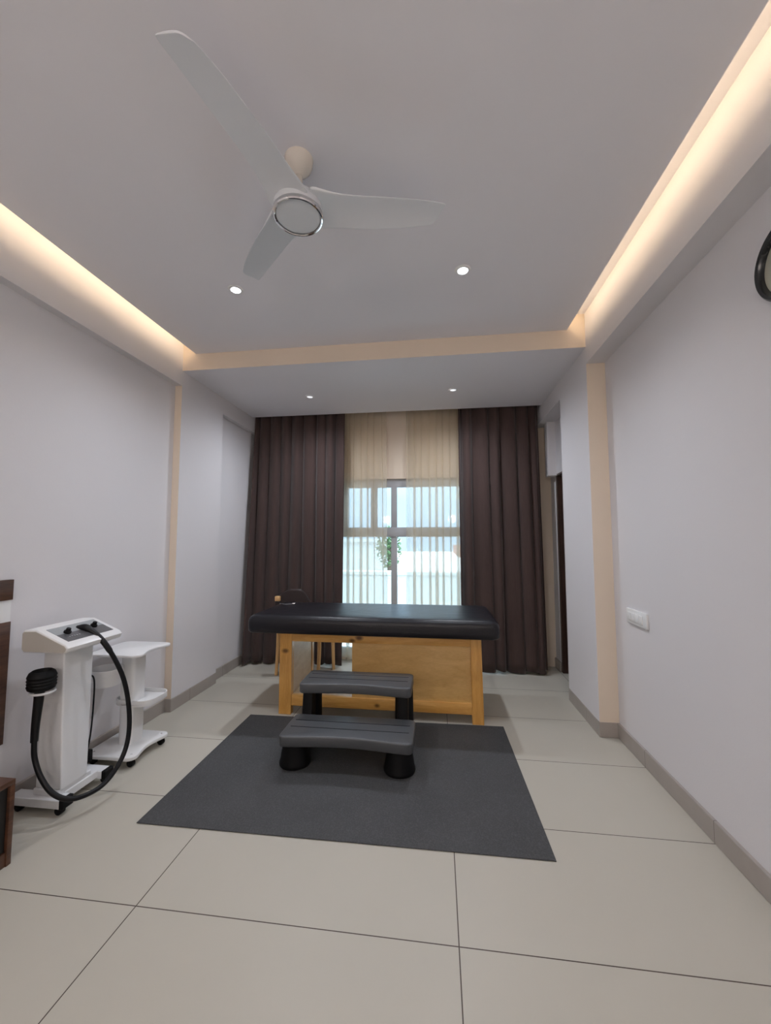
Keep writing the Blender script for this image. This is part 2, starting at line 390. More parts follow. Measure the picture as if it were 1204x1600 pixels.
# window: aluminium frame with transom and sliding stiles
w = bpy.data.objects.new('window_1', None); C.objects.link(w); w.location = (-.4, YW + .06, 0); w['kind'] = 'structure'
y0, y1 = YW + .03, YW + .09
bm = B()
box(bm, WX0, WX1, y0, y1, WZ1 - .095, WZ1, .003, 1); box(bm, WX0, WX1, y0, y1, WZ0, WZ0 + .06, .003, 1)
box(bm, WX0, WX0 + .06, y0, y1, WZ0, WZ1, .003, 1); box(bm, WX1 - .06, WX1, y0, y1, WZ0, WZ1, .003, 1)
obj('window_frame', bm, M['alu'], w)
bxobj('transom', M['alu'], w, WX0 + .05, WX1 - .05, y0 - .02, y1, 1.395, 1.505, bev=.003)
for x0, x1, za, zb in ((-.535, -.468, WZ0 + .05, 1.40), (-.535, -.468, 1.50, WZ1 - .09), (-.775, -.70, 1.50, WZ1 - .09), (0.30, .36, 1.50, WZ1 - .09), (-1.12, -1.06, 1.5, WZ1 - .09)):
    bxobj('stile', M['alu'], w, x0, x1, y0 - .01, y1 - .01, za, zb, bev=.003)
bxobj('bottom_pane', M['glass'], w, WX0 + .05, WX1 - .05, y0 + .025, y0 + .031, WZ0 + .05, 1.40)
bxobj('top_pane', M['glass'], w, WX0 + .05, WX1 - .05, y0 + .025, y0 + .031, 1.50, WZ1 - .09)

# ------------------------------------------------------------------ cove strips, downlights
for nm, x, lab in (('left', -1.945, 'warm white LED tube glowing in the cove above the left wall'), ('right', 0.920, 'warm white LED tube glowing in the cove above the right wall')):
    t = thing('led_tube', lab, 'strip light', (x, .4, ZC + .022), 'cove light strips')
    bm = B(); box(bm, x - .010, x + .010, YN + .05, YB - .03, ZC + .022, ZC + .057); obj('mounting_rail', bm, M['white_metal'], t, 0)
    bm = B(); tube(bm, [(x, YN + .05, ZC + .068), (x, YB - .03, ZC + .068)], .012, 12)
    obj('tube', bm, M['led'], t, 60)

def downlight(x, y, z, label, lit=True, r=0.036, power=20, size=150, col=(0.82, 0.88, 1.0)):
    t = thing('downlight', label, 'downlight', (x, y, z), 'recessed ceiling downlights')
    bm = B(); lathe(bm, [(r * .78, z - .004), (r * .82, z - .008), (r * 1.15, z - .006), (r * 1.28, z - .001), (r * 1.28, z + .001), (r * .78, z + .001), (r * .78, z - .004)], x, y, 32)
    obj('trim_ring', bm, M['white_plastic'], t)
    bm = B(); lathe(bm, [(0, z - .005), (r * .45, z - .0045), (r * .78, z - .002), (r * .78, z + .001), (0, z + .001)], x, y, 32)
    obj('lens', bm, M['lens'] if lit else M['lens_dim'], t)
    if power:
        L = bpy.data.lights.new('downlight_lamp', 'SPOT'); L.energy = power; L.color = col; L.spot_size = math.radians(size); L.spot_blend = 1.0; L.shadow_soft_size = 0.03
        lo = bpy.data.objects.new('downlight_lamp', L); C.objects.link(lo); lo.location = (0, 0, -.02); lo.parent = t
    return t
COOL = (0.86, 0.91, 1.0); WARM = (1.0, .76, .50)
downlight(-1.232, 2.262, ZC, 'bright round recessed downlight just beyond the lower left fan blade tip', power=44, size=145, col=COOL)
downlight(0.160, 2.262, ZC, 'brightest round recessed downlight on the main ceiling right of the fan', power=44, size=145, col=COOL)
downlight(-1.240, 3.76, ZS, 'small dim recessed downlight above the left brown curtain', False, power=58, size=172, col=COOL)
downlight(0.158, 3.76, ZS, 'small dim recessed downlight above the right brown curtain', False, power=58, size=172, col=COOL)
downlight(-1.232, 0.20, ZC, 'added unseen round downlight overhead left of the viewpoint', power=8, size=160, col=(.95, .95, 1))  # out-of-view pair added as weak overhead fill
downlight(0.160, 0.20, ZC, 'added unseen round downlight overhead right of the viewpoint', power=8, size=160, col=(.95, .95, 1))
for x, side in ((-1.45, 'left'), (.40, 'right')):  # unseen lamps added behind the viewpoint for soft fill light
    t = thing('fill_lamp', 'added unseen fill lamp on the %s of the wall behind the viewpoint' % side, 'wall lamp', (x, YN, 1.95), 'added fill lamps')
    bm = B(); lathe(bm, [(0, 0), (.09, 0), (.09, .02), (.03, .03), (.03, .09), (0, .09)], 0, 0, 32); bm.transform(Matrix.Translation((x, YN, 1.95)) @ Matrix.Rotation(-PI / 2, 4, 'X')); obj('backplate', bm, M['silver'], t)
    bm = B(); bmesh.ops.create_uvsphere(bm, u_segments=32, v_segments=16, radius=.11); bm.transform(Matrix.Translation((x, YN + .19, 1.95))); obj('fill_globe', bm, M['fill_globe'], t)

# ------------------------------------------------------------------ ceiling fan
fx, fy = -0.550, 1.490
fan = thing('ceiling_fan', 'white three-blade ceiling fan with a chrome-ringed hub', 'ceiling fan', (fx, fy, ZC))
bm = B(); lathe(bm, [(0, 2.842), (.016, 2.842), (.024, 2.850), (.038, 2.862), (.050, 2.878), (.056, 2.895), (.058, ZC), (0, ZC)], fx, fy, 40); obj('canopy', bm, M['fan_cream'], fan)
bm = B(); lathe(bm, [(0, 2.74), (.026, 2.745), (.018, 2.78), (.016, 2.79), (.016, 2.86), (0, 2.86)], fx, fy, 24); obj('downrod', bm, M['fan_cream'], fan)
DZ = .046
bm = B(); lathe(bm, [(0, 2.628 + DZ), (.099, 2.628 + DZ), (.101, 2.640 + DZ), (.098, 2.662 + DZ), (.085, 2.688 + DZ), (.050, 2.704 + DZ), (.030, 2.712 + DZ), (0, 2.715 + DZ)], fx, fy, 48); obj('motor_housing', bm, M['fan'], fan)
bm = B(); lathe(bm, [(0, 2.616 + DZ), (.05, 2.6165 + DZ), (.088, 2.619 + DZ), (.0905, 2.624 + DZ), (.0905, 2.63 + DZ), (0, 2.63 + DZ)], fx, fy, 48); obj('hub_cover', bm, M['fan'], fan)
bm = B()
lathe(bm, [(.0900, 2.616 + DZ), (.0935, 2.6135 + DZ), (.0985, 2.6145 + DZ), (.1015, 2.619 + DZ), (.1010, 2.632 + DZ), (.0895, 2.632 + DZ), (.0900, 2.616 + DZ)], fx, fy, 64)
obj('chrome_ring', bm, M['chrome'], fan)['label'] = 'chrome ring'
def blade(deg):
    bm = B(); a = math.radians(deg); ca, sa = math.cos(a), math.sin(a)
    prof = [(.050, .186, -.004), (.082, .180, -.003), (.115, .166, .0), (.15, .156, .001), (.20, .146, .002), (.27, .145, .003), (.35, .139, .003), (.44, .130, .004), (.51, .120, .003), (.55, .113, .002), (.592, .104, .002), (.603, .098, .002), (.605, .090, .002)]
    top, bot = [], []
    nc = 9
    for (r, wd, off) in prof:
        k = max(0.0, (r - .055) / .54)
        zc = 2.702 + .036 * min(1, k * 1.15) ** 0.8
        pitch = math.radians(6 + 7 * min(1, k * 2) - 3 * k)
        rt, rb = [], []
        for j in range(nc):
            s = j / (nc - 1) - .5
            yy = off + .016 * min(1, k * 3) + s * wd
            rr = r - .026 * (s + .5) * max(0, min(1, (k - .6) / .35)) - .02 * max(0, s - .3) / .2 * max(0, min(1, (k - .85) / .1))
            cam = .010 * (1 - 4 * s * s) * (1 - .3 * k)
            zz = zc - math.sin(pitch) * yy
            th = .004 * (1 - 3.2 * s * s) + .001 + .008 * max(0, 1 - k * 4) 
            for lst, dz in ((rt, th), (rb, -th)):
                lst.append(bm.verts.new((fx + rr * ca - yy * sa, fy + rr * sa + yy * ca, zz + cam + dz)))
        top.append(rt); bot.append(rb)
    fs = []
    for i in range(len(prof) - 1):
        for j in range(nc - 1):
            fs.append(bm.faces.new((top[i][j], top[i][j + 1], top[i + 1][j + 1], top[i + 1][j])))
            fs.append(bm.faces.new((bot[i][j], bot[i + 1][j], bot[i + 1][j + 1], bot[i][j + 1])))
        for j in (0, nc - 1): fs.append(bm.faces.new((top[i][j], top[i + 1][j], bot[i + 1][j], bot[i][j])))
    for i in (0, len(prof) - 1):
        for j in range(nc - 1): fs.append(bm.faces.new((top[i][j], top[i][j + 1], bot[i][j + 1], bot[i][j])))
    bmesh.ops.recalc_face_normals(bm, faces=fs)
    o = obj('blade', bm, M['fan'], fan, 50)
    md = o.modifiers.new('s', 'SUBSURF'); md.levels = 1; md.render_levels = 2
for dg in (12.5, 132.5, 252.5): blade(dg)

# ------------------------------------------------------------------ wall clock and switch plate
cy, cz, cr = 1.472, 2.325, 0.1475
t = thing('wall_clock', 'round black-rimmed wall clock high on the right wall', 'clock', (NR, cy, cz))
def disc_x(bm, prof, cy, cz, x, seg=56):
    """lathe about the -x axis; prof = (radius, distance out of the wall)"""
    b2 = B(); lathe(b2, prof, 0, 0, seg)
    R = Matrix.Translation((x, cy, cz)) @ Matrix.Rotation(-PI / 2, 4, 'Y')
    b2.transform(R); me = bpy.data.meshes.new('tmp'); b2.to_mesh(me); b2.free(); bm.from_mesh(me); bpy.data.meshes.remove(me)
bm = B(); disc_x(bm, [(cr * .84, .0), (cr * .84, .020), (cr * .88, .032), (cr * .94, .036), (cr * .985, .028), (cr, .012), (cr, 0)], cy, cz, NR); obj('rim', bm, M['clock_frame'], t)
bm = B(); disc_x(bm, [(0, .0), (cr * .85, .0), (cr * .85, .012), (0, .012)], cy, cz, NR); obj('dial', bm, M['clock_dial'], t)['label'] = 'pale olive dial'
for ang, ln, wd in ((60, .07, .008), (-40, .10, .006)):
    bm = B(); b = math.radians(ang)
    box(bm, -.001, .001, -wd / 2, wd / 2, -.015, ln); bm.transform(Matrix.Translation((NR - .0155, cy, cz)) @ Matrix.Rotation(b, 4, 'X')); obj('hand', bm, M['clock_frame'], t)

t = thing('switch_plate', 'white modular switch plate on the right wall above the skirting', 'switch plate', (NR, 2.71, .872))
bm = B(); box(bm, NR - .014, NR, 2.582, 2.836, .825, .917, .004); obj('plate', bm, M['white_plastic'], t)
for k in range(4):
    a = 2.612 + k * .0475
    bxobj('rocker', M['white_plastic'], t, NR - .020, NR - .012, a + .012, a + .057, .846, .896, bev=.003)

# ------------------------------------------------------------------ curtains
def curtain(name, m, xa, xb, ytop, ybot, z0, z1, folds, atop, abot, seed, label, flare=0.0, yl=0.0, parent=None, group=None, thick=.004, sharp=.45, xs_bot=(0, 0), lap=.3, irr=1.0):
    rnd = random.Random(seed)
    n = folds * 14; nz = 34
    ph = [rnd.uniform(-.9, .9) * irr for _ in range(folds + 2)]; am = [1 + rnd.uniform(-.55, .25) * irr for _ in range(folds + 2)]
    bm = B(); grid = []
    for i in range(nz + 1):
        kz = i / nz; z = z1 + (z0 - z1) * kz
        row = []
        for j in range(n + 1):
            u = j / n; f = u * folds; k = int(f); fr = f - k
            p = ph[k] * (1 - fr) + ph[min(k + 1, folds)] * fr
            A = (am[k] * (1 - fr) + am[min(k + 1, folds)] * fr) * (atop + (abot - atop) * kz ** .7)
            th = 2 * PI * (f + .30 * p * (.6 + .6 * kz))
            wv = math.sin(th) + sharp * .5 * math.sin(2 * th + p * 2) + .18 * math.sin(.5 * th + p * 3) * kz
            edge = min(1, 12 * u, 12 * (1 - u))
            x = xa + (xb - xa) * u + (xs_bot[0] * (1 - u) + xs_bot[1] * u) * kz + lap * A * math.cos(th) * edge
            y = ytop + (ybot - ytop) * kz ** .9 + A * wv * .62 + yl * max(0, 1 - u * 3.2) ** 1.5 * kz
            zz = z + (.012 * math.sin(th * .5 + p) * (kz > .999))
            row.append(bm.verts.new((x, y, zz)))
        grid.append(row)
    fs = [bm.faces.new((grid[i][j], grid[i][j + 1], grid[i + 1][j + 1], grid[i + 1][j])) for i in range(nz) for j in range(n)]
    bmesh.ops.recalc_face_normals(bm, faces=fs)
    o = obj(name, bm, m, parent, 0)
    for p in o.data.polygons: p.use_smooth = True
    md = o.modifiers.new('t', 'SOLIDIFY'); md.thickness = thick; md.offset = 0
    return o
o = curtain('blackout_curtain', M['drape'], -2.10, -1.035, 4.425, 4.375, .022, 2.90, 8, .048, .085, 3, '', yl=-.12, lap=.35)
tag(o, 'dark brown floor-length curtain gathered at the left of the window', 'curtain', 'brown curtains')
o = curtain('blackout_curtain', M['drape'], 0.235, 1.075, 4.42, 4.335, .022, 2.90, 6, .050, .100, 8, '', xs_bot=(0, .02), lap=.35)
tag(o, 'dark brown floor-length curtain gathered at the right of the window', 'curtain', 'brown curtains')
o = curtain('sheer_curtain', M['sheer'], -1.45, -.575, 4.545, 4.54, .03, 2.92, 11, .024, .032, 15, '', thick=0.0, sharp=.5, xs_bot=(0, .015), lap=1.05, irr=.6)
tag(o, 'beige sheer voile curtain on the left half of the window', 'curtain', 'sheer curtains')
o.modifiers.clear()
o = curtain('sheer_curtain', M['sheer'], -.345, .68, 4.545, 4.54, .03, 2.92, 13, .024, .032, 27, '', thick=0.0, sharp=.5, xs_bot=(-.012, 0), lap=1.05, irr=.6)
tag(o, 'beige sheer voile curtain on the right half of the window', 'curtain', 'sheer curtains')
o.modifiers.clear()
for yy, zz, lab in ((4.425, 2.905, 'slim curtain track carrying the brown curtains inside the ceiling pocket'), (4.545, 2.925, 'slim curtain track carrying the sheer curtains inside the ceiling pocket')):
    bm = B(); box(bm, -2.105, 1.09, yy - .012, yy + .012, zz, ZT, .002, 1); tag(obj('curtain_track', bm, M['alu']), lab, 'curtain track')

# ------------------------------------------------------------------ floor mat
bm = B(); prism(bm, [(-1.4445, 1.858), (.482, 1.871), (.459, 3.105), (-1.455, 3.068)], 'Z', 0.0005, .006, .0015, 1)
tag(obj('floor_mat', bm, M['mat']), 'large dark grey rectangular rubber mat lying on the floor tiles', 'mat')

# ------------------------------------------------------------------ massage table
T = thing('massage_table', 'wooden massage table with a thick dark padded top', 'massage table', (-.46, 3.42, 0))
def mattress(bm):
    x0, x1, y0, y1, z0, z1 = -1.478, .438, 3.0, 3.755, .638, .776
    nx, ny = 60, 26
    def P(u, v, s):
        # superellipse plan, rounded rim
        return None
    ol = outline(x0, x1, y0, y1, .055, 8)
    cx, cy = (x0 + x1) / 2, (y0 + y1) / 2
    layers = []
    for (ins, z) in ((.030, z0 + .004), (.010, z0 + .002), (.002, z0 + .012), (0, z0 + .04), (0, z1 - .055), (.004, z1 - .034), (.013, z1 - .018), (.028, z1 - .007), (.05, z1 - .002), (.12, z1)):
        L = []
        for i, (x, y) in enumerate(ol):
            dx, dy = x - cx, y - cy
            sx = (abs(x1 - cx) - ins) / abs(x1 - cx); sy = (abs(y1 - cy) - ins) / abs(y1 - cy)
            wz = .0035 * math.sin(x * 9 + y * 5) * (1 if z < z0 + .03 else .3)
            L.append(bm.verts.new((cx + dx * sx, cy + dy * sy, z + wz)))
        layers.append(L)
    n = len(ol); fs = []
    for a, b in zip(layers[:-1], layers[1:]):
        for i in range(n): fs.append(bm.faces.new((a[i], a[(i + 1) % n], b[(i + 1) % n], b[i])))
    fs.append(bm.faces.new(list(reversed(layers[0])))); fs.append(bm.faces.new(layers[-1]))
    bmesh.ops.recalc_face_normals(bm, faces=fs)
bm = B(); mattress(bm); obj('padded_top', bm, M['leather'], T, 60)
# wrinkles of the cover at the right-hand corner and middle
FY, RY = 3.115, 3.70
def leg(xa, xb, ya, yb, sp):
    bm = B(); prism(bm, [(xa, .626), (xb, .626), (xb + sp, 0), (xa + sp * .6, 0)], 'Y', ya, yb, .003, 1); obj('leg', bm, M['pine_leg'], T)
leg(-1.247, -1.147, FY, FY + .055, -.003); leg(.233, .313, FY, FY + .055, .012)
leg(-1.247, -1.147, RY - .055, RY, -.003); leg(.233, .313, RY - .055, RY, .012)
bxobj('top_rail', M['pine'], T, -1.149, .237, FY + .003, FY + .045, .560, .626, bev=.002)
bxobj('top_rail', M['pine'], T, -1.149, .237, RY - .048, RY - .006, .560, .626, bev=.002)
bxobj('bottom_rail', M['pine'], T, -1.147, .24, FY + .003, FY + .045, .068, .148, bev=.002)
bxobj('bottom_rail', M['pine'], T, -1.147, .24, RY - .048, RY - .006, .068, .148, bev=.002)
bxobj('front_panel', M['ply'], T, -.668, .238, FY + .018, FY + .032, .140, .568)
bxobj('rear_panel', M['ply'], T, -.25, .238, RY - .034, RY - .020, .140, .568)
bxobj('end_panel', M['ply_pale'], T, -1.180, -1.155, FY + .05, RY - .05, .09, .626)
bxobj('end_panel', M['ply_pale'], T, .262, .285, FY + .05, RY - .05, .09, .626)
bm = B(); box(bm, -1.20, .27, FY + .04, RY - .04, .618, .640, .002, 1); obj('bed_board', bm, M['ply'], T)
bxobj('bottom_board', M['ply_pale'], T, -1.15, .24, FY + .045, RY - .048, .132, .147)
bxobj('inner_panel', M['ply'], T, -.655, -.64, FY + .032, RY - .25, .14, .60)

# cord with a shiny tip lying on the padded top
t = thing('cord', 'thin grey cord with a shiny tip on the padded top', 'cord', (-1.42, 3.55, .778))
bm = B(); tube(bm, spline([(-1.44, 3.575, .7795), (-1.405, 3.555, .7795), (-1.365, 3.53, .7795), (-1.33, 3.545, .780), (-1.305, 3.55, .782)], 6), .0035, 8); obj('cable', bm, M['cord_grey'], t)
bm = B(); tube(bm, [(-1.308, 3.55, .783), (-1.285, 3.555, .785)], .006, 10); obj('tip', bm, M['silver'], t)['label'] = 'silver tip'

# ------------------------------------------------------------------ chair behind the table
ch = thing('wooden_chair', 'beech wood chair with dark brown backrest behind the massage table', 'chair', (-1.37, 4.08, 0))
def cleg(pts, r0, r1, nm='leg'):
    bm = B(); p = spline(pts, 6); tube(bm, p, [r0 + (r1 - r0) * i / (len(p) - 1) for i in range(len(p))], 8); obj(nm, bm, M['beech'], ch)
cleg([(-1.575, 3.93, .74), (-1.585, 3.935, .62), (-1.595, 3.945, .42), (-1.61, 3.965, .2), (-1.628, 3.985, 0)], .023, .017)
cleg([(-1.190, 3.91, .72), (-1.185, 3.92, .62), (-1.170, 3.935, .42), (-1.172, 3.94, .2), (-1.185, 3.945, 0)], .023, .017)
cleg([(-1.545, 4.215, .44), (-1.55, 4.22, .2), (-1.555, 4.22, 0)], .021, .016)
cleg([(-1.110, 4.22, .44), (-1.105, 4.225, .2), (-1.100, 4.235, 0)], .021, .016)
bm = B(); box(bm, -1.585, -1.13, 3.93, 4.245, .44, .485, .018, 3); obj('seat', bm, M['brown_seat'], ch)
bm = B(); box(bm, -1.575, -1.13, 3.95, 4.22, .385, .44, .004, 1); obj('seat_frame', bm, M['beech'], ch)
bm = B()
prof = []
pts = []
N = 18
for i in range(N + 1):
    u = i / N; x = -1.62 + .345 * u; h = .872 - .095 * max(0, 1 - u / .45) ** 1.3 - .10 * max(0, (u - .72) / .28) ** 2.0; y = 3.925 - .02 * math.sin(PI * u)
    pts.append((x, y, h))
A = [];
for (x, y, h) in pts:
    A.append([bm.verts.new(v) for v in ((x, y - .016, .60), (x, y - .018, h - .012), (x, y, h), (x, y + .018, h - .012), (x, y + .016, .60))])
fs = []
for a, b in zip(A[:-1], A[1:]):
    for k in range(5): fs.append(bm.faces.new((a[k], a[(k + 1) % 5], b[(k + 1) % 5], b[k])))
fs += [bm.faces.new(A[0]), bm.faces.new(list(reversed(A[-1])))]
bmesh.ops.recalc_face_normals(bm, faces=fs)
obj('backrest', bm, M['brown_seat'], ch, 50)
bm = B(); box(bm, -1.612, -1.558, 3.870, 3.915, .752, .800, .006, 2); obj('post_cap', bm, M['beech'], ch)

# ------------------------------------------------------------------ two-tier step stool
st = thing('step_stool', 'grey two-tier plastic step stool with black feet on the grey mat', 'step stool', (-.54, 2.6, .006))
def tread(nm, x0, x1, y0, y1, zt, th):
    bm = B()
    pts = []
    r = .035
    n = 7
    # front edge bows inwards, corners rounded
    def arc(cx, cy, a0):
        return [(cx + r * math.cos(math.radians(a0 + 90 * k / n)), cy + r * math.sin(math.radians(a0 + 90 * k / n))) for k in range(n + 1)]
    pts += arc(x0 + r, y0 + r, 180)
    for k in range(1, 24):
        u = k / 24; pts.append((x0 + r + (x1 - x0 - 2 * r) * u, y0 + .030 * math.sin(PI * u) ** 1.3))
    pts += arc(x1 - r, y0 + r, 270)
    pts += arc(x1 - r, y1 - r, 0); pts += arc(x0 + r, y1 - r, 90)
    prism(bm, pts, 'Z', zt - th, zt, .010, 3)
    o = obj(nm, bm, M['step'], st, 40)
    # plank lines: shallow grooves
    d = y1 - y0
    bm = B()
    for k in (1, 2):
        yy = y0 + .045 + (d - .05) * k / 3
        box(bm, x0 + .03, x1 - .03, yy - .003, yy + .003, zt - .004, zt + .0012, .001, 1)
    g = obj('groove', bm, M['blackp'], o)
    return o
tread('lower_step', -.940, -.150, 2.335, 2.655, .212, .062)
tread('upper_step', -.925, -.178, 2.640, 2.935, .408, .064)
def foot(x, y, zt, r0, r1, nm='foot', ey=1.0):
    bm = B(); lathe(bm, [(0, .006), (r1 * .96, .006), (r1, .014), (r1, .026), (r1 * .93, .045), (r0 + (r1 - r0) * .45, .085), (r0 + (r1 - r0) * .12, zt * .8), (r0, zt), (0, zt)], x, y, 36, 1.0, ey); obj(nm, bm, M['blackp'], st)
for x in (-.872, -.236):
    foot(x, 2.455, .155, .072, .094)
    foot(x, 2.800, .35, .060, .068)
    # side web joining the two feet
    bm = B(); prism(bm, [(2.50, .02), (2.80, .02), (2.80, .345), (2.68, .345), (2.655, .15), (2.50, .15)], 'X', x - .035, x + .035, .012, 2); obj('side_web', bm, M['blackp'], st)

# ------------------------------------------------------------------ low cabinet and wall panel at the left edge
cb = thing('low_cabinet', 'dark walnut low open cabinet against the left wall', 'cabinet', (-1.98, .6, 0))
fx1, yF, h = -1.791, 1.573, .343
bxobj('top_board', M['cabinet'], cb, NL + .03, fx1, -.6, yF, h - .020, h, bev=.0015)
bxobj('end_board', M['cabinet'], cb, NL + .03, fx1, yF - .020, yF, .0, h - .020, bev=.0015)
bxobj('end_board', M['cabinet'], cb, NL + .03, fx1, -.6, -.564, .0, h - .036, bev=.0015)
bxobj('bottom_board', M['cabinet'], cb, NL + .03, fx1 - .004, -.564, yF - .020, .0, .058, bev=.0015)
bxobj('back_board', M['cabinet_shade'], cb, NL + .03, NL + .05, -.564, yF - .020, .058, h - .020)
bxobj('door', M['cabinet_shade'], cb, fx1 - .028, fx1 - .012, .488, yF - .022, .060, h - .022)  # dark sheet standing for the shade inside the open front
bxobj('door', M['cabinet_shade'], cb, fx1 - .028, fx1 - .012, -.562, .448, .060, h - .022)  # same shade sheet for the nearer bay
bxobj('divider', M['cabinet'], cb, NL + .05, fx1 - .01, .45, .486, .058, h - .020, bev=.0015)
wp = thing('wall_panel', 'dark walnut wall panel with a white band behind the low cabinet', 'wall panel', (NL, 1.0, .7))
bxobj('lower_board', M['cabinet'], wp, NL, NL + .022, -.4, 1.812, .345, .944, bev=.001)
bxobj('upper_board', M['cabinet'], wp, NL, NL + .022, -.4, 1.815, 1.053, 1.155, bev=.001)
bxobj('white_band', M['white_plastic'], wp, NL, NL + .016, -.4, 1.812, .944, 1.053)['label'] = 'white band between the walnut boards'

# ------------------------------------------------------------------ standing massage machine
mc = thing('massage_machine', 'white standing massage machine with a black hose, left wall', 'massage machine', (-1.97, 1.98, 0))
bm = B(); prism(bm, [(-2.030, .105), (-1.885, .105), (-1.905, .80), (-2.022, .80)], 'Y', 1.88, 2.062, .010, 3)
for v in bm.verts:
    if v.co.y > 1.97: v.co.y -= .022 * max(0, (.80 - v.co.z) / .70)
obj('body', bm, M['white_metal'], mc)
bm = B(); prism(bm, [(-2.057, .812), (-2.057, .893), (-2.045, .907), (-1.975, .909), (-1.810, .842), (-1.795, .826), (-1.800, .808), (-1.816, .798), (-2.043, .798)], 'Y', 1.79, 2.135, .008, 3)
cons = obj('console', bm, M['white_plastic'], mc)
bm = B(); prism(bm, [(-2.051, .816), (-2.051, .889), (-2.042, .900), (-1.977, .902), (-1.815, .836), (-1.804, .824), (-1.808, .811), (-1.819, .805), (-2.041, .805)], 'Y', 1.7885, 1.796, .001, 1)
obj('end_cap', bm, M['greige'], cons)['label'] = 'grey beige end cap'
# sloped control panel
sv = Vector((-1.810 + 1.975, 0, .842 - .909)).normalized(); nv = Vector((-sv.z, 0, sv.x))
o0 = Vector((-1.975, 0, .909))
def on_slope(s, y, h=0): return o0 + sv * s + Vector((0, y, 0)) + nv * h
def slope_quad(bm, s0, s1, ya, yb, h0, h1, sk=0.0):
    v = []
    for h in (h0, h1):
        v += [bm.verts.new(on_slope(s0, ya + sk, h)), bm.verts.new(on_slope(s1, ya, h)), bm.verts.new(on_slope(s1, yb, h)), bm.verts.new(on_slope(s0, yb, h))]
    f = [bm.faces.new(v[0:4]), bm.faces.new(v[4:8])] + [bm.faces.new((v[i], v[(i + 1) % 4], v[4 + (i + 1) % 4], v[4 + i])) for i in range(4)]
    bmesh.ops.recalc_face_normals(bm, faces=f)
bm = B(); slope_quad(bm, .018, .085, 1.825, 2.105, -.004, .0015); obj('display_strip', bm, M['panel_grey'], cons)
bm = B(); slope_quad(bm, .085, .158, 1.825, 2.105, -.004, .0015); obj('control_panel', bm, M['panel_dark'], cons)
for y in (1.885, 2.045):
    bm = B(); tube(bm, [on_slope(.082, y, 0), on_slope(.082, y, .010), on_slope(.082, y, .011), on_slope(.082, y, .026)], [.017, .017, .012, .010], 16); obj('knob', bm, M['blackp'], cons)
bm = B()
for k in range(5):
    p = on_slope(.125, 1.86 + .014 * k, .001); tube(bm, [p, p + nv * .004], .004, 8)
obj('button_row', bm, M['silver'], cons)
# base: two arms, cross plate, casters
bm = B()
box(bm, -2.145, -1.858, 1.848, 1.915, .034, .076, .003, 1); obj('base_arm', bm, M['white_metal'], mc)
bm = B(); box(bm, -2.145, -1.858, 2.105, 2.165, .034, .076, .003, 1); obj('base_arm', bm, M['white_metal'], mc)
bm = B(); box(bm, -2.06, -1.885, 1.91, 2.11, .040, .082, .004, 1); box(bm, -2.035, -1.89, 1.875, 2.07, .075, .107, .004, 1); obj('base_plate', bm, M['white_metal'], mc)
for y in (1.882, 2.135):
    bm = B(); box(bm, -1.862, -1.838, y - .032, y + .032, .030, .078, .004, 1); obj('end_cap', bm, M['blackp'], mc)
for x, y in ((-1.872, 1.872), (-1.872, 2.145), (-2.10, 1.872), (-2.10, 2.145)):
    bm = B(); tube(bm, [(x, y - .015, .019), (x, y - .013, .019), (x, y + .013, .019), (x, y + .015, .019)], [.015, .019, .019, .015], 18); box(bm, x - .007, x + .007, y - .018, y + .018, .019, .040, .002, 1)
    obj('caster', bm, M['blackp'], mc)
hp = [(-1.925, 1.975, .880), (-1.875, 1.98, .882), (-1.80, 2.0, .815), (-1.745, 2.035, .70), (-1.715, 2.068, .58), (-1.70, 2.09, .44), (-1.70, 2.10, .31), (-1.70, 2.075, .21), (-1.705, 2.01, .135), (-1.725, 1.93, .095), (-1.775, 1.84, .098), (-1.83, 1.793, .143), (-1.89, 1.78, .22), (-1.932, 1.78, .31), (-1.940, 1.78, .39)]
bm = B(); sp = spline(hp, 10); tube(bm, sp, [.0185 if i < 12 else (.0145 if i < 26 else .0118) for i in range(len(sp))], 14); obj('hose', bm, M['black'], mc)
bm = B(); p = spline([(-1.940, 1.78, .385), (-1.937, 1.78, .47), (-1.930, 1.78, .56), (-1.925, 1.78, .64)], 5); tube(bm, p, [.0155 + .006 * i / (len(p) - 1) for i in range(len(p))], 16); obj('applicator_handle', bm, M['black'], mc)
bm = B(); lathe(bm, [(0, .625), (0.0429, .628), (0.0546, .636), (0.0593, .65), (0.0562, .657), (0.0593, .664), (0.0562, .671), (0.0601, .678), (0.0562, .686), (0.0593, .695), (0.0515, .714), (0.0406, .722), (0.0359, .712), (0.0312, .70), (0, .70)], -1.919, 1.782, 40)
obj('applicator_head', bm, M['blackp'], mc)
bm = B(); ring = [(-1.919 + .047 * math.cos(a), 1.79 + .047 * math.sin(a), .617) for a in [2 * PI * k / 28 for k in range(29)]]
tube(bm, ring, .006, 8); tube(bm, [(-1.945, 1.84, .617), (-1.955, 1.89, .610)], .008, 8); obj('holder_ring', bm, M['white_metal'], mc)
bm = B(); tube(bm, spline([(-1.985, 2.05, .565), (-1.985, 2.11, .585), (-1.990, 2.165, .55), (-1.992, 2.172, .40), (-1.994, 2.165, .25), (-2.005, 2.160, .15)], 8), .0045, 8)
obj('power_cord', bm, M['black'], mc)
bm = B(); box(bm, -2.030, -1.99, 2.130, 2.185, .083, .150, .006, 2); obj('plug', bm, M['blackp'], mc)

